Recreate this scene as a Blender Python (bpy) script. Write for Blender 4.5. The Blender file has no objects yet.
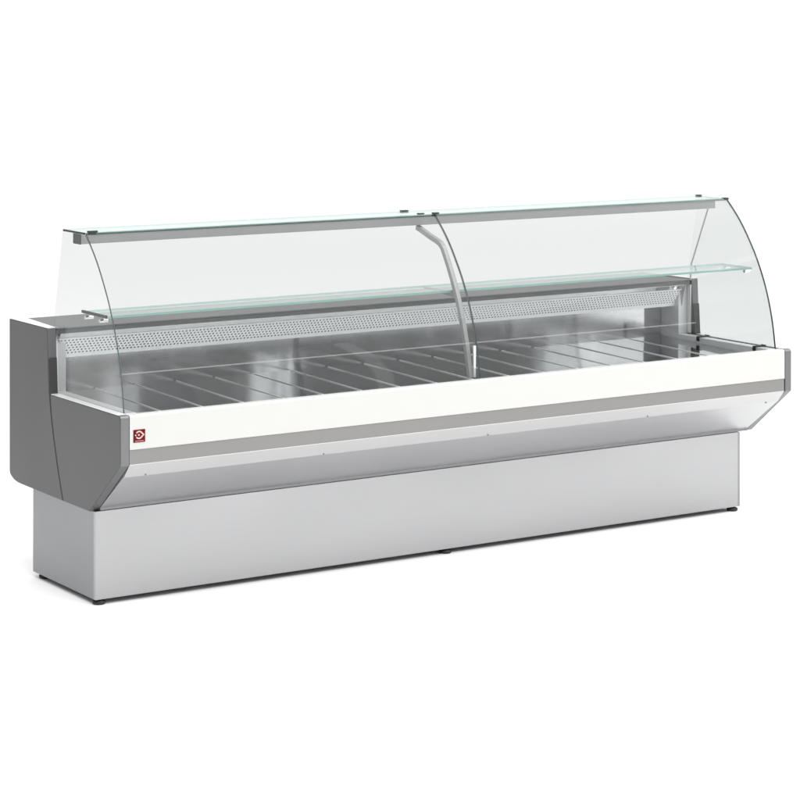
import bpy, bmesh, math, random
from mathutils import Vector
random.seed(4)
S = bpy.context.scene
COL = S.collection
FLOOR_Z = 0.02
L = 3.0
ROOT = Vector((1.5, 0.48, FLOOR_Z))

# ------------------------------------------------------------------ materials
def nodes(name):
    m = bpy.data.materials.new(name); m.use_nodes = True
    nt = m.node_tree
    for n in list(nt.nodes): nt.nodes.remove(n)
    out = nt.nodes.new('ShaderNodeOutputMaterial')
    return m, nt, out

def metal(name, col, rough, axis='x', streak=0.12, metallic=1.0, scale=1.0, bump=0.02, coat=0.0, wave=None, aniso=None):
    """brushed or painted sheet metal; axis is the direction of the brushing"""
    m, nt, out = nodes(name)
    p = nt.nodes.new('ShaderNodeBsdfPrincipled')
    tc = nt.nodes.new('ShaderNodeTexCoord')
    mp = nt.nodes.new('ShaderNodeMapping')
    sc = {'x': (2, 260, 260), 'y': (260, 2, 260), 'z': (260, 260, 2), 'n': (90, 90, 90)}[axis]
    mp.inputs['Scale'].default_value = [s * scale for s in sc]
    nz = nt.nodes.new('ShaderNodeTexNoise'); nz.inputs['Scale'].default_value = 1.0
    nz.inputs['Detail'].default_value = 3
    nt.links.new(tc.outputs['Object'], mp.inputs['Vector'])
    nt.links.new(mp.outputs['Vector'], nz.inputs['Vector'])
    # broad unevenness of the sheet
    nb = nt.nodes.new('ShaderNodeTexNoise'); nb.inputs['Scale'].default_value = 2.3
    nt.links.new(tc.outputs['Object'], nb.inputs['Vector'])
    add = nt.nodes.new('ShaderNodeMath'); add.operation = 'ADD'
    nt.links.new(nz.outputs['Fac'], add.inputs[0]); nt.links.new(nb.outputs['Fac'], add.inputs[1])
    mr = nt.nodes.new('ShaderNodeMapRange')
    mr.inputs['From Min'].default_value = 0.6; mr.inputs['From Max'].default_value = 1.4
    mr.inputs['To Min'].default_value = rough * (1 - 1.2 * streak)
    mr.inputs['To Max'].default_value = rough * (1 + 1.2 * streak)
    nt.links.new(add.outputs[0], mr.inputs['Value'])
    nt.links.new(mr.outputs[0], p.inputs['Roughness'])
    mc = nt.nodes.new('ShaderNodeMix'); mc.data_type = 'RGBA'
    d = 1 - 0.5 * streak; u = 1 + 0.5 * streak
    mc.inputs[6].default_value = [c * d for c in col] + [1]
    mc.inputs[7].default_value = [min(1, c * u) for c in col] + [1]
    nt.links.new(nz.outputs['Fac'], mc.inputs[0])
    nt.links.new(mc.outputs[2], p.inputs['Base Color'])
    p.inputs['Metallic'].default_value = metallic
    p.inputs['Coat Weight'].default_value = coat; p.inputs['Coat Roughness'].default_value = 0.12
    if bump:
        b = nt.nodes.new('ShaderNodeBump'); b.inputs['Strength'].default_value = bump
        b.inputs['Distance'].default_value = 0.001
        nt.links.new(nz.outputs['Fac'], b.inputs['Height'])
        nt.links.new(b.outputs['Normal'], p.inputs['Normal'])
    if aniso:  # reflections drawn out across the brushing
        tv = nt.nodes.new('ShaderNodeCombineXYZ')
        for i in range(3): tv.inputs[i].default_value = aniso[1][i]
        nt.links.new(tv.outputs[0], p.inputs['Tangent']); p.inputs['Anisotropic'].default_value = aniso[0]
    if wave:   # sheet metal is never quite flat: broad shallow ripples bend what it mirrors
        mw = nt.nodes.new('ShaderNodeMapping'); mw.inputs['Scale'].default_value = wave[0]
        nw = nt.nodes.new('ShaderNodeTexNoise'); nw.inputs['Scale'].default_value = 1.0; nw.inputs['Detail'].default_value = 1.5
        bw = nt.nodes.new('ShaderNodeBump'); bw.inputs['Strength'].default_value = 1.0; bw.inputs['Distance'].default_value = wave[1]
        nt.links.new(tc.outputs['Object'], mw.inputs['Vector']); nt.links.new(mw.outputs['Vector'], nw.inputs['Vector'])
        nt.links.new(nw.outputs['Fac'], bw.inputs['Height'])
        if bump: nt.links.new(b.outputs['Normal'], bw.inputs['Normal'])
        nt.links.new(bw.outputs['Normal'], p.inputs['Normal'])
    nt.links.new(p.outputs[0], out.inputs[0])
    return m

def plain(name, col, rough=0.5, metallic=0.0, coat=0.0, vary=0.04, spec=0.5):
    m, nt, out = nodes(name)
    p = nt.nodes.new('ShaderNodeBsdfPrincipled')
    tc = nt.nodes.new('ShaderNodeTexCoord')
    nz = nt.nodes.new('ShaderNodeTexNoise'); nz.inputs['Scale'].default_value = 14
    nt.links.new(tc.outputs['Object'], nz.inputs['Vector'])
    mc = nt.nodes.new('ShaderNodeMix'); mc.data_type = 'RGBA'
    mc.inputs[6].default_value = [c * (1 - vary) for c in col] + [1]
    mc.inputs[7].default_value = [min(1, c * (1 + vary)) for c in col] + [1]
    nt.links.new(nz.outputs['Fac'], mc.inputs[0]); nt.links.new(mc.outputs[2], p.inputs['Base Color'])
    p.inputs['Roughness'].default_value = rough
    p.inputs['Metallic'].default_value = metallic; p.inputs['Specular IOR Level'].default_value = spec
    p.inputs['Coat Weight'].default_value = coat
    nt.links.new(p.outputs[0], out.inputs[0])
    return m

def glass(name, tint, ior=1.2, rough=0.0):
    """one skin of a pane: clear tinted transmission under a Fresnel reflection"""
    m, nt, out = nodes(name)
    t = nt.nodes.new('ShaderNodeBsdfTransparent'); t.inputs[0].default_value = (*tint, 1)
    g = nt.nodes.new('ShaderNodeBsdfGlossy'); g.inputs['Roughness'].default_value = rough
    g.inputs['Color'].default_value = (1, 1, 1, 1)
    f = nt.nodes.new('ShaderNodeFresnel'); f.inputs['IOR'].default_value = ior
    # the far skin is met from inside: Fresnel uses the same outside index there
    geo = nt.nodes.new('ShaderNodeNewGeometry')
    io = nt.nodes.new('ShaderNodeMapRange')
    io.inputs['To Min'].default_value = ior; io.inputs['To Max'].default_value = 1 / ior
    nt.links.new(geo.outputs['Backfacing'], io.inputs['Value'])
    fi = nt.nodes.new('ShaderNodeFresnel')
    nt.links.new(io.outputs[0], fi.inputs['IOR'])
    mx = nt.nodes.new('ShaderNodeMixShader')
    nt.links.new(f.outputs[0], mx.inputs[0])
    f.inputs['IOR'].default_value = ior
    nt.links.new(io.outputs[0], f.inputs['IOR'])
    nt.links.new(t.outputs[0], mx.inputs[1]); nt.links.new(g.outputs[0], mx.inputs[2])
    nt.links.new(mx.outputs[0], out.inputs[0])
    nt.nodes.remove(fi)
    return m

M = {}
M['panel'] = metal('grey_moulded_panel', (0.058, 0.059, 0.061), 0.36, 'n', 0.10, 0.45, bump=0.0, coat=0.1)
M['rim'] = metal('grey_panel_rim_lit', (0.17, 0.172, 0.175), 0.36, 'n', 0.06, 0.8, bump=0.0)  # lighter than the panel: light caught by the rim is put into its colour
M['white'] = plain('white_lacquer', (0.495, 0.495, 0.48), 0.3, vary=0.015)
M['band'] = metal('grey_trim', (0.225, 0.223, 0.217), 0.42, 'x', 0.10, 0.6)
M['alu'] = metal('light_aluminium', (0.46, 0.46, 0.46), 0.35, 'x', 0.10, 0.8)
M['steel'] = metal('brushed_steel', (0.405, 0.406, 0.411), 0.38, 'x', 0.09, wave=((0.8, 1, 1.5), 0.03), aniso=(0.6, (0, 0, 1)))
M['under'] = metal('satin_steel', (0.50, 0.502, 0.508), 0.4, 'x', 0.08)
M['steel_shaded'] = metal('brushed_steel_shaded', (0.30, 0.304, 0.312), 0.45, 'y', 0.08)  # darker brushed steel: shade of the plinth sides put into the colour
M['mirror'] = metal('polished_steel', (0.66, 0.66, 0.665), 0.11, 'x', 0.1, bump=0.0, wave=((4, 0.5, 0.4), 0.004), aniso=(0.92, (0, 0, 1)))
M['deck'] = metal('polished_deck_steel', (0.68, 0.684, 0.69), 0.07, 'y', 0.1, bump=0.0, wave=((2, 1.0, 1), 0.002))
M['top'] = metal('matte_steel', (0.15, 0.15, 0.15), 0.48, 'x', 0.12)
M['perf'] = metal('perforated_steel', (0.94, 0.94, 0.95), 0.42, 'x', 0.06, 0.1)
M['dark'] = plain('dark_cavity', (0.22, 0.22, 0.225), 0.7)
M['black'] = plain('black_plastic', (0.008, 0.008, 0.009), 0.45)
M['rubber'] = plain('black_rubber', (0.012, 0.012, 0.012), 0.5)
M['liner'] = metal('satin_liner', (0.66, 0.66, 0.665), 0.35, 'y', 0.06, 0.35)
M['topstrip'] = metal('pale_strip', (0.72, 0.72, 0.71), 0.35, 'y', 0.05, 0.3)
M['seam'] = plain('dark_joint', (0.03, 0.03, 0.03), 0.7)
M['bead'] = metal('bright_folded_edge', (0.8, 0.8, 0.8), 0.3, 'n', 0.05, 0.6)
M['chrome'] = metal('chrome', (0.75, 0.75, 0.76), 0.15, 'n', 0.05)
M['post'] = metal('satin_grey_post', (0.43, 0.43, 0.43), 0.35, 'z', 0.08, 0.2)
M['rail'] = metal('anodised_rail', (0.36, 0.356, 0.348), 0.42, 'x', 0.08, 0.7)
M['glass'] = glass('clear_glass', (0.850, 0.858, 0.857))
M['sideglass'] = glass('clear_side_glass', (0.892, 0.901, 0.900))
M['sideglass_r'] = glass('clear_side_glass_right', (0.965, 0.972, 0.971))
M['shelfglass'] = glass('clear_shelf_glass', (0.945, 0.96, 0.956))
M['reflectline'] = glass('milky_reflected_line', (0.975, 0.975, 0.975), 2.2, 0.5)  # for the strips that stand in for a reflection in the front glass
M['medge'] = plain('polished_glass_joint', (0.15, 0.18, 0.175), 0.2)
M['gedge'] = plain('dark_green_glass_edge', (0.035, 0.06, 0.058), 0.15)
M['aqua'] = plain('polished_aqua_glass_edge', (0.27, 0.48, 0.42), 0.2)
M['red'] = plain('red_badge', (0.115, 0.003, 0.006), 0.6, spec=0.12)
M['emblem'] = plain('pale_emblem', (0.50, 0.38, 0.36), 0.5)
M['caption'] = plain('pink_caption_strip', (0.30, 0.09, 0.09), 0.4)
M['sticker'] = plain('grey_sticker', (0.20, 0.20, 0.21), 0.5, vary=0.3)
M['floor'] = plain('white_studio_floor', (0.90, 0.90, 0.90), 0.8, vary=0.0)

# ------------------------------------------------------------------ mesh helpers
def box(bm, x0, x1, y0, y1, z0, z1, mi=0):
    vs = [bm.verts.new((x, y, z)) for x in (x0, x1) for y in (y0, y1) for z in (z0, z1)]
    q = [(0, 1, 3, 2), (4, 6, 7, 5), (0, 4, 5, 1), (2, 3, 7, 6), (0, 2, 6, 4), (1, 5, 7, 3)]
    for f in q:
        bm.faces.new([vs[i] for i in f]).material_index = mi

def prism(bm, poly, x0, x1, mi=0, mi_side=None):
    """closed (y,z) polygon pushed along x; mi is the rim, mi_side the two ends"""
    a = [bm.verts.new((x0, y, z)) for y, z in poly]
    b = [bm.verts.new((x1, y, z)) for y, z in poly]
    n = len(poly)
    for i in range(n):
        j = (i + 1) % n
        bm.faces.new((a[i], a[j], b[j], b[i])).material_index = mi
    ms = mi if mi_side is None else mi_side
    bm.faces.new(a[::-1]).material_index = ms
    bm.faces.new(b).material_index = ms

def thicken(line, t):
    """(y,z) open polyline -> closed strip polygon of thickness t on its left-hand side"""
    out = []
    for i, p in enumerate(line):
        p = Vector(p)
        d = Vector((0, 0))
        if i > 0: d += (p - Vector(line[i - 1])).normalized()
        if i < len(line) - 1: d += (Vector(line[i + 1]) - p).normalized()
        d.normalize(); nrm = Vector((-d.y, d.x))
        out.append(tuple(p + nrm * t))
    return list(line) + out[::-1]

def tube(bm, pts, r, seg=10, mi=0):
    pts = [Vector(p) for p in pts]; rings = []
    for i, p in enumerate(pts):
        d = (pts[min(i + 1, len(pts) - 1)] - pts[max(i - 1, 0)]).normalized()
        up = Vector((1, 0, 0)) if abs(d.x) < 0.9 else Vector((0, 0, 1))
        u = d.cross(up).normalized(); w = d.cross(u).normalized()
        rings.append([bm.verts.new(p + r * (math.cos(2 * math.pi * k / seg) * u + math.sin(2 * math.pi * k / seg) * w)) for k in range(seg)])
    for a, b in zip(rings, rings[1:]):
        for k in range(seg):
            f = bm.faces.new((a[k], a[(k + 1) % seg], b[(k + 1) % seg], b[k])); f.material_index = mi; f.smooth = True
    bm.faces.new(rings[0][::-1]).material_index = mi; bm.faces.new(rings[-1]).material_index = mi

def lathe(bm, prof, cx, cy, seg=24, mi=0):
    """(r,z) profile turned about a vertical axis"""
    rings = [[bm.verts.new((cx + r * math.cos(2 * math.pi * k / seg), cy + r * math.sin(2 * math.pi * k / seg), z)) for k in range(seg)] for r, z in prof]
    for a, b in zip(rings, rings[1:]):
        for k in range(seg):
            f = bm.faces.new((a[k], a[(k + 1) % seg], b[(k + 1) % seg], b[k])); f.material_index = mi; f.smooth = True
    bm.faces.new(rings[0][::-1]).material_index = mi; bm.faces.new(rings[-1]).material_index = mi

def obj(name, bm, mats, parent=None, bevel=0.0, segs=2):
    bmesh.ops.recalc_face_normals(bm, faces=bm.faces)
    # smooth and flat faces share no vertices, so each keeps its own normals
    cut = [e for e in bm.edges if len(e.link_faces) == 2 and (e.link_faces[0].smooth != e.link_faces[1].smooth)]
    if cut: bmesh.ops.split_edges(bm, edges=cut)
    me = bpy.data.meshes.new(name); bm.to_mesh(me); bm.free()
    o = bpy.data.objects.new(name, me); COL.objects.link(o)
    for m in (mats if isinstance(mats, (list, tuple)) else [mats]): me.materials.append(M[m])
    if parent is not None:
        o.parent = parent
        if parent is root: o.location = -ROOT
    if bevel:
        b = o.modifiers.new('soft_edges', 'BEVEL'); b.width = bevel; b.segments = segs
        b.limit_method = 'ANGLE'; b.angle_limit = math.radians(30); b.harden_normals = False
    return o

def new(): return bmesh.new()

def arc(cx, cy, r, a0, a1, n):
    return [(cx + r * math.cos(math.radians(a0 + (a1 - a0) * i / n)), cy + r * math.sin(math.radians(a0 + (a1 - a0) * i / n))) for i in range(n + 1)]

# ------------------------------------------------------------------ the setting
bm = new()
vs = [bm.verts.new(p) for p in ((-250, -60, FLOOR_Z), (250, -60, FLOOR_Z), (250, 280, FLOOR_Z), (-250, 280, FLOOR_Z))]
bm.faces.new(vs)
fl = obj('floor', bm, 'floor'); fl['kind'] = 'structure'; fl['label'] = 'seamless white studio floor under the counter'
# ------------------------------------------------------------------ the counter
root = bpy.data.objects.new('refrigerated_display_counter', None); COL.objects.link(root)
root.location = ROOT; root.empty_display_size = 0.3
root['label'] = 'long grey refrigerated serve-over display counter with curved glass front and glossy white fascia'
root['category'] = 'display counter'

W = 0.034                      # end panel thickness
XG0, XG1 = 0.039, 2.960        # outer glass planes

# --- end panels (front piece and rear piece either side of a dark curved seam)
seam = [(0.579, 0.9357), (0.574, 0.83), (0.567, 0.718), (0.549, 0.63), (0.526, 0.547), (0.490, 0.44), (0.452, 0.3435)]
front_poly = [(0.012, 0.704)] + [(0.012 + 0.012 * math.cos(math.radians(a)), 0.692 + 0.012 * math.sin(math.radians(a))) for a in (110, 130, 150, 170)] \
    + [(0.0, 0.692), (0.0, 0.536), (0.2394, 0.3435)]
g = 0.003
front_poly += [(y - g, z) for y, z in seam[::-1] if z < 0.70]
front_poly += [(0.561 - g, 0.704)]
rear_poly = [(y + g, z) for y, z in seam] + [(0.80, 0.3445), (0.842, 0.3455), (0.872, 0.350), (0.895, 0.3585), (0.909, 0.366), (0.9143, 0.378), (0.9143, 0.9357)]
for x0, x1, lab in ((0.0, W, None), (L - W, L, None)):
    bm = new(); prism(bm, front_poly, x0, x1, 1, 0); obj('front_end_panel', bm, ['panel', 'rim'], root, 0.003, 3)
    bm = new(); prism(bm, rear_poly, x0, x1, 1, 0); obj('rear_end_panel', bm, ['panel', 'rim'], root, 0.003, 3)
    # pale strip along the top of both pieces
    lo_x, hi_x = x0 + 0.0015, x1 - 0.0015
    bm = new()
    wide = 0.058 if x0 == 0 else L - 0.058
    q = [(lo_x, 0.584), (hi_x, 0.584), (wide if x0 == 0 else hi_x, 0.909), (lo_x if x0 == 0 else wide, 0.909)]
    a = [bm.verts.new((x, y, 0.9358)) for x, y in q]; b = [bm.verts.new((x, y, 0.9372)) for x, y in q]
    bm.faces.new(a[::-1]); bm.faces.new(b)
    for i in range(4): bm.faces.new((a[i], a[(i + 1) % 4], b[(i + 1) % 4], b[i]))
    obj('edge_strip', bm, 'topstrip', root)
    bm = new(); box(bm, lo_x, hi_x, 0.020, 0.555, 0.7041, 0.7056); obj('edge_strip', bm, 'topstrip', root)
    # dark rubber joint in the gap
    bm = new()
    sp = [(y - g + 0.0004, z) for y, z in seam[1:]] + [(y + g - 0.0004, z) for y, z in seam[:0:-1]]
    prism(bm, sp, x0 + 0.002, x1 - 0.002); obj('panel_joint', bm, 'seam', root)

# --- insulated body behind the cladding
bm = new()
prism(bm, [(0.022, 0.650), (0.022, 0.545), (0.056, 0.499), (0.245, 0.3605), (0.84, 0.3605), (0.900, 0.378), (0.900, 0.925), (0.745, 0.925), (0.745, 0.650)], W + 0.001, L - W - 0.001)
box(bm, W + 0.001, 0.0835, 0.606, 0.744, 0.6505, 0.9245); box(bm, 2.9145, L - W - 0.001, 0.606, 0.744, 0.6505, 0.9245)
obj('insulated_body', bm, 'liner', root)
bm = new(); box(bm, W + 0.001, L - W - 0.001, 0.225, 0.86, 0.346, 0.358); obj('underside', bm, 'dark', root)

# --- front cladding
XA, XB = W + 0.0012, L - W - 0.0025
bm = new()
r = 0.008
wp = [(0.0, 0.5872), (0.0, 0.7035 - r)] + [(r - r * math.cos(math.radians(a)), 0.7035 - r + r * math.sin(math.radians(a))) for a in (22, 45, 68, 90)] + [(0.036, 0.7035), (0.036, 0.690), (0.018, 0.690), (0.018, 0.5872)]
prism(bm, wp, XA, XB)
fascia = obj('white_front_panel', bm, 'white', root, 0.0008)
fascia['label'] = 'glossy white front fascia with a red badge at one end'
bm = new(); prism(bm, thicken([(0.003, 0.5868), (0.003, 0.5372)], 0.015), XA, XB); obj('grey_trim_band', bm, 'band', root, 0.0008)
bm = new(); prism(bm, thicken([(0.002, 0.5362), (0.043, 0.4880)], 0.012), XA, XB); obj('aluminium_lip', bm, 'alu', root, 0.0008)
bm = new(); prism(bm, thicken([(0.046, 0.4876), (0.238, 0.3458)], 0.010), XA, XB); obj('sloped_under_panel', bm, 'under', root, 0.0008)
# dark reveal left open between the cladding and the end panels
bm = new(); prism(bm, [(0.006, 0.70), (0.006, 0.54), (0.05, 0.492), (0.236, 0.356), (0.25, 0.372), (0.07, 0.51), (0.021, 0.56), (0.021, 0.68), (0.021, 0.70)], XB + 0.0002, L - W - 0.0002)
obj('reveal_strip', bm, 'seam', root)
for x in (0.115, 0.82, 1.532, 2.291, 2.899):
    bm = new()
    n = Vector((0, -0.761, -0.648)); c = Vector((x, 0.0405, 0.4905))
    tube(bm, [c - n * 0.002, c + n * 0.0022], 0.0032, 10)
    obj('screw', bm, 'sticker', root)

# --- plinth
BX0, BX1, BY0, BY1, BZ0, BZ1 = 0.0146, 2.9228, 0.2235, 0.738, 0.040, 0.3455
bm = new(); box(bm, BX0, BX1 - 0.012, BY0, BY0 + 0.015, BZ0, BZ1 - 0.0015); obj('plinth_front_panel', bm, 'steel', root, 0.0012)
bm = new(); box(bm, BX0, BX0 + 0.015, BY0 + 0.0155, BY1, BZ0, BZ1 - 0.0025); obj('plinth_side_panel', bm, 'steel_shaded', root, 0.0012)
bm = new(); box(bm, BX1 - 0.0115, BX1, BY0 + 0.001, BY1, BZ0, BZ1 - 0.0025); obj('plinth_side_panel', bm, 'steel_shaded', root, 0.0012)
bm = new(); box(bm, BX0 + 0.016, BX1 - 0.012, BY1 - 0.015, BY1 - 0.001, BZ0, BZ1); obj('plinth_rear_panel', bm, 'steel', root, 0.0012)
bm = new(); box(bm, BX0 + 0.016, BX1 - 0.013, BY0 + 0.017, BY1 - 0.017, BZ0 + 0.02, BZ0 + 0.03); obj('plinth_bottom', bm, 'dark', root)
feet = []
for i, (x, y) in enumerate(((0.040, 0.247), (1.482, 0.247), (2.900, 0.247), (0.046, 0.70), (1.482, 0.70), (2.900, 0.70))):
    if i == 0:
        bm = new()
        lathe(bm, [(0.019, FLOOR_Z + 0.0003), (0.0225, FLOOR_Z + 0.003), (0.0235, FLOOR_Z + 0.009), (0.021, FLOOR_Z + 0.0125), (0.013, FLOOR_Z + 0.0145), (0.0125, BZ0 + 0.03)], 0, 0, 28)
        f0 = obj('foot', bm, 'rubber', root); o = f0
    else:
        o = f0.copy(); COL.objects.link(o); o.parent = root
    o.location = -ROOT + Vector((x, y, 0))

# --- worktop behind the glass, its lip and the air duct
bm = new()
a = [(0.0345, 0.5795), (2.9655, 0.5795), (2.9655, 0.905), (0.058, 0.905)]
lo = [bm.verts.new((x, y, 0.928)) for x, y in a]; hi = [bm.verts.new((x, y, 0.9335)) for x, y in a]
bm.faces.new(lo[::-1]); bm.faces.new(hi)
for i in range(4): bm.faces.new((lo[i], lo[(i + 1) % 4], hi[(i + 1) % 4], hi[i]))
obj('worktop', bm, 'top', root, 0.0015)
bm = new(); box(bm, 0.0345, 2.955, 0.5825, 0.594, 0.9125, 0.9275); obj('worktop_lip', bm, 'top', root, 0.001)
FX0, FX1 = 0.050, 2.927
bm = new(); prism(bm, thicken([(0.580, 0.9120), (0.588, 0.8955)], 0.008), FX0, FX1)
duct = obj('duct_fascia', bm, 'alu', root, 0.0008)
# perforated outlet grille: real holes, staggered
bm = new()
PT, PB = Vector((0.596, 0.8945)), Vector((0.636, 0.8195))
rows, hx = 6, 0.0148
plen = (PB - PT).length; m0, m1 = 0.006, 0.014
cell = (plen - m0 - m1) / rows
ncol = int((FX1 - FX0 - 0.02) / hx)
def P3(x, s):
    q = PT + (PB - PT) * (s / plen); return bm.verts.new((x, q.x, q.y))
cache = {}
def V(x, s):
    k = (round(x, 5), round(s, 5))
    if k not in cache: cache[k] = P3(x, s)
    return cache[k]
for rI in range(rows):
    off = (hx / 2 if rI % 2 else 0)
    for c in range(ncol):
        x0 = FX0 + 0.01 + c * hx + off - hx / 4; s0 = m0 + rI * cell
        cx, cs = x0 + hx / 2, s0 + cell / 2
        ring = []; outer = []
        for k in range(8):
            an = math.radians(45 * k)
            ring.append(V(cx + 0.0039 * math.cos(an), cs + 0.0036 * math.sin(an)))
        oc = [(hx / 2, 0), (hx / 2, cell / 2), (0, cell / 2), (-hx / 2, cell / 2), (-hx / 2, 0), (-hx / 2, -cell / 2), (0, -cell / 2), (hx / 2, -cell / 2)]
        outer = [V(cx + ox, cs + os) for ox, os in oc]
        for k in range(8):
            j = (k + 1) % 8
            try: bm.faces.new((ring[k], outer[k], outer[j], ring[j]))
            except ValueError: pass
xe0, xe1 = FX0, FX1 - 0.10
def strip(s0, s1, x0, x1):
    bm.faces.new((P3(x0, s0), P3(x1, s0), P3(x1, s1), P3(x0, s1)))
strip(0, m0, FX0, FX1); strip(plen - m1, plen, FX0, FX1)
grille = obj('perforated_grille', bm, 'perf', duct)
sm = grille.modifiers.new('sheet', 'SOLIDIFY'); sm.thickness = 0.0012
bm = new(); prism(bm, [(0.606, 0.9105), (0.648, 0.8215), (0.718, 0.8215), (0.718, 0.9245), (0.606, 0.9245)], FX0 + 0.002, FX1 - 0.002); obj('duct_cavity', bm, 'dark', duct)
# little marks at the end of the duct fascia
bm = new(); prism(bm, thicken([(0.5802, 0.9085), (0.5862, 0.8965)], -0.0012), 2.775, 2.845); obj('rating_label', bm, 'sticker', duct)
bm = new(); prism(bm, thicken([(0.5802, 0.9085), (0.5862, 0.8965)], -0.0012), 2.892, 2.922); obj('rating_label', bm, 'sticker', duct)
bm = new(); tube(bm, [(2.868, 0.584, 0.905), (2.868, 0.573, 0.902)], 0.0065, 14); obj('knob', bm, 'chrome', duct)

# --- inside of the well
bm = new(); prism(bm, [(0.722, 0.674), (0.722, 0.8205), (0.734, 0.8205), (0.734, 0.674)], 0.085, 2.912); obj('rear_inner_wall', bm, 'mirror', root)
for x0, x1, k in ((W + 0.0095, 0.083, 0), (2.914, L - W - 0.0095, 1)):
    bm = new()
    prism(bm, [(0.048, 0.7025), (0.048, 0.655), (0.735, 0.655), (0.735, 0.8195), (0.690, 0.8195), (0.640, 0.710), (0.615, 0.7025)], x0, x1)
    obj('end_liner', bm, 'liner', root, 0.001)
bm = new(); box(bm, 0.084, 2.913, 0.037, 0.046, 0.655, 0.7005); obj('front_inner_wall', bm, 'mirror', root)
bm = new(); box(bm, L - W - 0.0060, L - W - 0.0006, 0.5830, 0.6050, 0.7055, 0.9110); obj('inner_cheek', bm, 'liner', root, 0.0008)
# removable display deck plates with a bright folded edge at each joint
def deck_z(y): return 0.6685 + (y - 0.047) * (0.6835 - 0.6685) / 0.674
joints = [0.085] + [0.2515 + 0.1655 * k for k in range(16)] + [2.912]
for i in range(len(joints) - 1):
    x0, x1 = joints[i] + 0.0012, joints[i + 1] - 0.0012
    bm = new()
    y0, y1 = 0.0475, 0.7219
    prism(bm, [(y0, deck_z(y0) - 0.012), (y1, deck_z(y1) - 0.012), (y1, deck_z(y1)), (y0, deck_z(y0))], x0, x1)
    pl = obj('deck_plate', bm, 'deck', root)
    if i < len(joints) - 2:
        bm = new()
        tube(bm, [(joints[i + 1], y0 + 0.002, deck_z(y0) + 0.0008), (joints[i + 1], y1 - 0.012, deck_z(y1 - 0.012) + 0.0008)], 0.0024, 8)
        obj('folded_edge', bm, 'bead', pl)

# --- curved glass
GP = [(0.346, 1.2885), (0.3105, 1.2555), (0.272, 1.2165), (0.236, 1.173), (0.2035, 1.1275), (0.173, 1.0815), (0.146, 1.033), (0.122, 0.984), (0.1015, 0.934), (0.0840, 0.8815), (0.0695, 0.8275), (0.0575, 0.7680), (0.0480, 0.7045)]
def smooth(pts, n=4):
    out = []
    for i in range(len(pts) - 1):
        p0, p1, p2, p3 = [Vector(pts[min(max(i + k, 0), len(pts) - 1)]) for k in (-1, 0, 1, 2)]
        for j in range(n):
            t = j / n
            out.append(tuple(0.5 * ((2 * p1) + (-p0 + p2) * t + (2 * p0 - 5 * p1 + 4 * p2 - p3) * t * t + (-p0 + 3 * p1 - 3 * p2 + p3) * t ** 3)))
    out.append(tuple(pts[-1])); return out
curve = smooth(GP, 4)
def off(line, t):
    return thicken(line, t)[len(line):][::-1]
T = 0.009
inner = off(curve, T)          # on the inside (towards +y)
if inner[len(inner) // 2][0] < curve[len(curve) // 2][0]: inner = off(curve, -T)
def pane(name, x0, x1, e0='gedge', e1='gedge'):
    bm = new(); n = len(curve)
    A = [[bm.verts.new((x, y, z)) for y, z in ln] for x in (x0, x1) for ln in (curve, inner)]
    o0, i0, o1, i1 = A
    for k in range(n - 1):
        for q in ((o0[k], o0[k + 1], o1[k + 1], o1[k]), (i0[k], i1[k], i1[k + 1], i0[k + 1])):
            f = bm.faces.new(q); f.smooth = True; f.material_index = 0
        bm.faces.new((o0[k], i0[k], i0[k + 1], o0[k + 1])).material_index = 1
        bm.faces.new((o1[k], o1[k + 1], i1[k + 1], i1[k])).material_index = 2
    bm.faces.new((o0[0], o1[0], i1[0], i0[0])).material_index = 1
    bm.faces.new((o0[-1], i0[-1], i1[-1], o1[-1])).material_index = 0
    return obj(name, bm, ['glass', e0, e1], root)
pane('curved_front_glass', XG0, 1.5020, 'gedge', 'medge')
pane('curved_front_glass', 1.5040, XG1, 'medge', 'gedge')
# thin milky strips put in as a bright line reflected in the curved panes
iy = min(inner, key=lambda p: abs(p[1] - 0.831))[0]
for x0, x1 in ((XG0 + 0.001, 1.500), (1.506, 2.567)):
    bm = new(); box(bm, x0, x1, iy + 0.0005, iy + 0.0025, 0.8292, 0.8328); obj('reflected_line', bm, 'reflectline', root)
# side panes
for x0, x1 in ((W + 0.0015, W + 0.0065), (L - W - 0.0065, L - W - 0.0015)):
    bm = new()
    poly = [(y + 0.0105, z) for y, z in curve if z < 1.284] + [(0.566, 0.7045), (0.5735, 0.9375), (0.604, 0.9375), (0.598, 0.985), (0.531, 1.284)]
    prism(bm, poly, x0, x1, 1, 0)
    o = obj('side_glass', bm, ['sideglass' if x0 < 1 else 'sideglass_r'] * 2, root)
# flat top pane and its rail
bm = new()
box(bm, 0.039, 2.966, 0.352, 0.531, 1.2850, 1.2910)
for f in bm.faces:
    f.material_index = 1 if abs(f.normal.z) < 0.5 and abs(f.calc_center_median().y - 0.44) > 0.05 else 0
bm.normal_update()
for f in bm.faces: f.material_index = 0 if abs(f.normal.z) > 0.5 else 1
obj('top_glass', bm, ['shelfglass', 'aqua'], root)
bm = new(); box(bm, 0.046, 2.938, 0.402, 0.460, 1.2465, 1.2835)
rail = obj('top_rail', bm, 'rail', root, 0.002)
bm = new(); box(bm, 0.0425, 0.0458, 0.401, 0.461, 1.2455, 1.2840); obj('rail_end_cap', bm, 'black', rail, 0.001)
bm = new(); box(bm, 2.9382, 2.9415, 0.401, 0.461, 1.2455, 1.2840); obj('rail_end_cap', bm, 'post', rail, 0.001)
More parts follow.
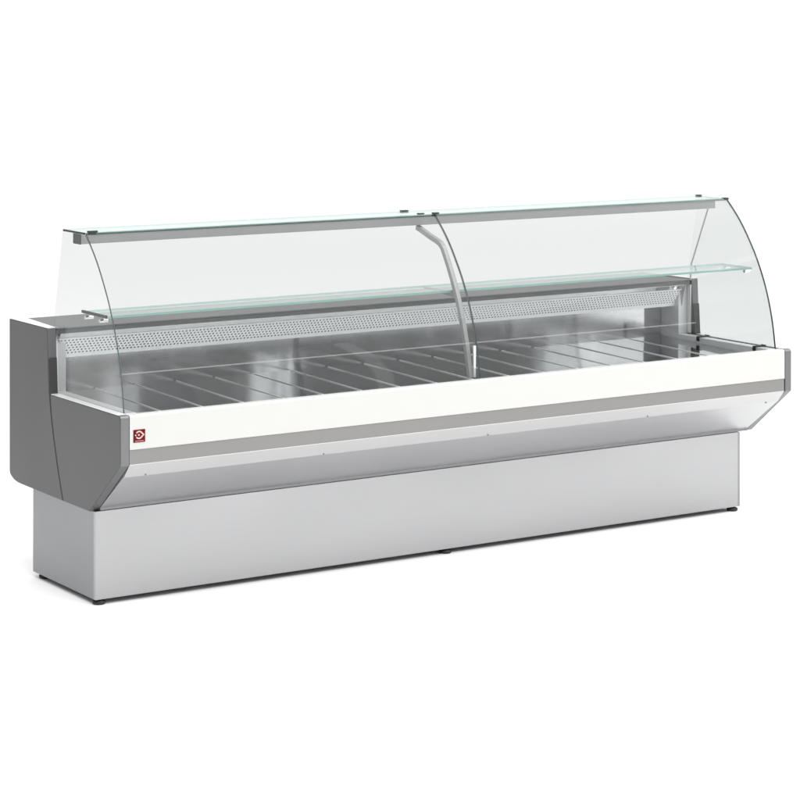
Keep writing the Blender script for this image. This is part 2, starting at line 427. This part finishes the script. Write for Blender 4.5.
# black clips holding the panes
def clip(x0, x1, y0, y1, z0, z1, m='black'):
    bm = new(); box(bm, x0, x1, y0, y1, z0, z1); return obj('glass_clip', bm, m, root, 0.0015)
clip(0.0325, 0.0385, 0.352, 0.524, 1.2845, 1.2915)
clip(0.046, 0.082, 0.340, 0.356, 1.2915, 1.2975)
clip(1.452, 1.482, 0.500, 0.520, 1.2915, 1.2965)
clip(1.432, 1.458, 0.353, 0.369, 1.2915, 1.2965)
clip(1.490, 1.516, 0.338, 0.354, 1.2915, 1.2975)
clip(2.935, 2.958, 0.505, 0.522, 1.2915, 1.2965)
clip(2.957, 2.967, 0.385, 0.480, 1.2850, 1.2895, 'sticker')
clip(2.946, 2.967, 0.345, 0.366, 1.2850, 1.2935)

# --- glass shelf with its supports
bm = new()
cs = [(0.058, 0.217, 1.0130), (2.940, 0.170, 1.0215), (2.940, 0.360, 1.0215), (0.058, 0.405, 1.0130)]
lo = [bm.verts.new((x, y, z - 0.008)) for x, y, z in cs]; hi = [bm.verts.new(c) for c in cs]
bm.faces.new(lo[::-1]).material_index = 0; bm.faces.new(hi).material_index = 0
for i in range(4): bm.faces.new((lo[i], lo[(i + 1) % 4], hi[(i + 1) % 4], hi[i])).material_index = 1
shelf = obj('glass_shelf', bm, ['shelfglass', 'aqua'], root)
bm = new(); box(bm, 0.050, 0.0575, 0.215, 0.408, 1.0060, 1.0160); obj('shelf_end_strip', bm, 'black', shelf, 0.001)
for x, y, z in ((0.060, 0.245, 1.0065), (0.060, 0.360, 1.0065), (2.932, 0.205, 1.0150), (2.932, 0.330, 1.0150)):
    bm = new()
    xs = W + 0.0068 if x < 1 else L - W - 0.0068
    tube(bm, [(xs, y, z - 0.012), (x + (0.012 if x < 1 else -0.004), y, z - 0.012)], 0.0065, 14)
    tube(bm, [(x, y, z - 0.012), (x, y, z - 0.0005)], 0.0045, 12)
    obj('shelf_support', bm, 'chrome', root)

# --- central post, bent out to carry the rail
pp = smooth([(0.432, 1.2455), (0.400, 1.236), (0.336, 1.2150), (0.285, 1.2000), (0.262, 1.187), (0.240, 1.1620), (0.184, 1.064), (0.133, 0.949), (0.090, 0.805), (0.068, 0.7045)], 4)
bm = new(); prism(bm, thicken(pp, 0.020), 1.470, 1.488)
post = obj('glass_support_post', bm, 'post', root, 0.003, 3)
bm = new(); prism(bm, [(0.175, 1.0125), (0.385, 1.0125), (0.385, 1.0045), (0.30, 1.000), (0.175, 0.990)], 1.475, 1.483); obj('shelf_bracket', bm, 'alu', post, 0.001)
bm = new(); box(bm, 1.484, 1.494, 0.062, 0.070, 0.7045, 0.822); obj('joint_bracket', bm, 'bead', root, 0.001)
# slanting stay at the right-hand end
bm = new(); tube(bm, [(2.951, 0.456, 1.2455), (2.951, 0.566, 0.999), (2.951, 0.5715, 0.9340)], 0.0035, 10)
obj('end_stay', bm, 'post', root)
bm = new(); prism(bm, [(0.5795, 0.9115), (0.640, 0.704), (0.655, 0.704), (0.5960, 0.9115)], 2.9300, 2.9330); obj('end_stay', bm, 'post', root)

# --- black hinge blocks on the right-hand inner ledge
for y in (0.476, 0.125):
    bm = new()
    box(bm, 2.9575, 2.9655, y - 0.013, y + 0.013, 0.7060, 0.7100)
    box(bm, 2.9080, 2.9135, y - 0.008, y + 0.008, 0.6880, 0.7030)
    box(bm, 2.9080, 2.9575, y - 0.007, y + 0.007, 0.7030, 0.7080)
    obj('hinge_block', bm, 'black', root, 0.0015)
bm = new(); tube(bm, [(2.936, 0.636, 0.7045), (2.936, 0.636, 0.720)], 0.007, 12); obj('stop_pin', bm, 'black', root)

# --- badge
bm = new(); box(bm, 0.0478, 0.0920, -0.0018, -0.0002, 0.6110, 0.6540)
badge = obj('square_badge', bm, 'red', fascia, 0.0006)
bx, bz = 0.0478, 0.6110
def flat(bm, pts, y0=-0.0026, y1=-0.0017):
    a = [bm.verts.new((bx + u * 0.0442, y0, bz + v * 0.043)) for u, v in pts]
    b = [bm.verts.new((bx + u * 0.0442, y1, bz + v * 0.043)) for u, v in pts]
    n = len(pts)
    bm.faces.new(a); bm.faces.new(b[::-1])
    for i in range(n):
        bm.faces.new((a[i], b[i], b[(i + 1) % n], a[(i + 1) % n]))
bm = new()
cx, cz, ro, ri = 0.47, 0.585, 0.325, 0.215
# pointed ring: round on the left half, open on the left, meeting in a point at the right
outer = [(cx + ro * math.cos(math.radians(t)), cz + ro * math.sin(math.radians(t))) for t in range(145, 44, -10)] + [(0.93, cz)] + [(cx + ro * math.cos(math.radians(t)), cz + ro * math.sin(math.radians(t))) for t in range(-45, -146, -10)]
innr = [(cx + ri * math.cos(math.radians(t)), cz + ri * math.sin(math.radians(t))) for t in range(145, 44, -10)] + [(0.775, cz)] + [(cx + ri * math.cos(math.radians(t)), cz + ri * math.sin(math.radians(t))) for t in range(-45, -146, -10)]
for i in range(len(outer) - 1):
    flat(bm, [outer[i], outer[i + 1], innr[i + 1], innr[i]])
flat(bm, arc(cx - 0.02, cz, 0.075, 0, 345, 23))
flat(bm, arc(0.185, cz - 0.01, 0.065, 0, 345, 23))
obj('emblem', bm, 'emblem', badge)
bm = new(); flat(bm, [(0.13, 0.06), (0.88, 0.06), (0.88, 0.16), (0.13, 0.16)]); obj('caption_strip', bm, 'caption', badge)

# ------------------------------------------------------------------ camera
f_px, yaw, cy = 2389.42, 0.5756, 16.94
cam = bpy.data.cameras.new('camera'); co = bpy.data.objects.new('camera', cam); COL.objects.link(co)
cam.sensor_width = 36; cam.sensor_fit = 'HORIZONTAL'; cam.lens = f_px / 800 * 36
cam.shift_y = -(400 - cy) / 800
cam.clip_start = 0.1; cam.clip_end = 600
co.location = (-3.57303, -7.22774, 2.04312); co.rotation_euler = (math.radians(90), 0, -yaw)
S.camera = co

# ------------------------------------------------------------------ lamps
def area(name, loc, target, sx, sy, radiance, col=(1, 1, 1)):
    l = bpy.data.lights.new(name, 'AREA'); l.shape = 'RECTANGLE'; l.size = sx; l.size_y = sy
    l.energy = radiance * math.pi * sx * sy; l.color = col
    o = bpy.data.objects.new(name, l); COL.objects.link(o); o.location = loc
    o.rotation_euler = (Vector(target) - Vector(loc)).to_track_quat('-Z', 'Y').to_euler()
    return o
def panel_lamp(name, loc, rx, sx, sy, radiance):
    o = area(name, loc, (loc[0], loc[1], loc[2] - 1), sx, sy, radiance)
    o.rotation_euler = (math.radians(rx), 0, 0)
    return o
panel_lamp('overhead_softbox', (1.7, -3.2, 5.0), 0, 11.5, 7.5, 2.4)
def added_strip(name, x, w, radiance):       # narrow upright lamps added to draw bright columns in the steel back wall
    o = area(name, (x, -6.0, 2.3), (x, -5.0, 2.3), w, 2.4, radiance)
    o.rotation_euler = Vector((-0.5, 0.86, 0)).to_track_quat('-Z', 'Y').to_euler()
added_strip('added_strip', 4.93, 0.11, 2.4)
added_strip('added_strip', 3.75, 0.40, 0.8)
added_strip('added_strip', 7.48, 0.10, 1.6)
area('side_softbox', (6.0, -2.35, 2.6), (2.0, -2.35, 2.0), 3.6, 2.3, 1.5)

DIM, TOP, BACK = 0.34, 1.42, 1.15
w = bpy.data.worlds.new('World'); S.world = w; w.use_nodes = True
wt = w.node_tree
bg = wt.nodes.get('Background') or wt.nodes.new('ShaderNodeBackground')
tc = wt.nodes.new('ShaderNodeTexCoord'); sx = wt.nodes.new('ShaderNodeSeparateXYZ')
wt.links.new(tc.outputs['Generated'], sx.inputs[0])
def mrange(src, a, b, lo, hi):
    n = wt.nodes.new('ShaderNodeMapRange'); n.interpolation_type = 'SMOOTHSTEP'
    n.inputs['From Min'].default_value = a; n.inputs['From Max'].default_value = b
    n.inputs['To Min'].default_value = lo; n.inputs['To Max'].default_value = hi
    wt.links.new(src, n.inputs['Value']); return n.outputs[0]
def maths(op, a, b):
    n = wt.nodes.new('ShaderNodeMath'); n.operation = op
    wt.links.new(a, n.inputs[0]); wt.links.new(b, n.inputs[1]); return n.outputs[0]
# white tent overhead and behind the counter, dim studio on the camera's side and to the left
up = mrange(sx.outputs['Z'], 0.17, 0.42, DIM, TOP)
right = mrange(sx.outputs['X'], -0.9, -0.15, 0.3, 1.0)
up = maths('MULTIPLY', up, right)
back = maths('MULTIPLY', mrange(sx.outputs['Y'], 0.05, 0.5, 0.0, BACK), mrange(sx.outputs['X'], -0.3, 0.3, 0.3, 1.0))
lum = maths('MAXIMUM', up, back)
bg.inputs[0].default_value = (1, 1, 1, 1); wt.links.new(lum, bg.inputs[1])

S.view_settings.view_transform = 'Standard'; S.view_settings.look = 'None'
S.view_settings.exposure = 0; S.view_settings.gamma = 1
S.render.engine = 'CYCLES'
c = S.cycles
c.max_bounces = 14; c.glossy_bounces = 8; c.transparent_max_bounces = 40; c.transmission_bounces = 8
c.caustics_reflective = True
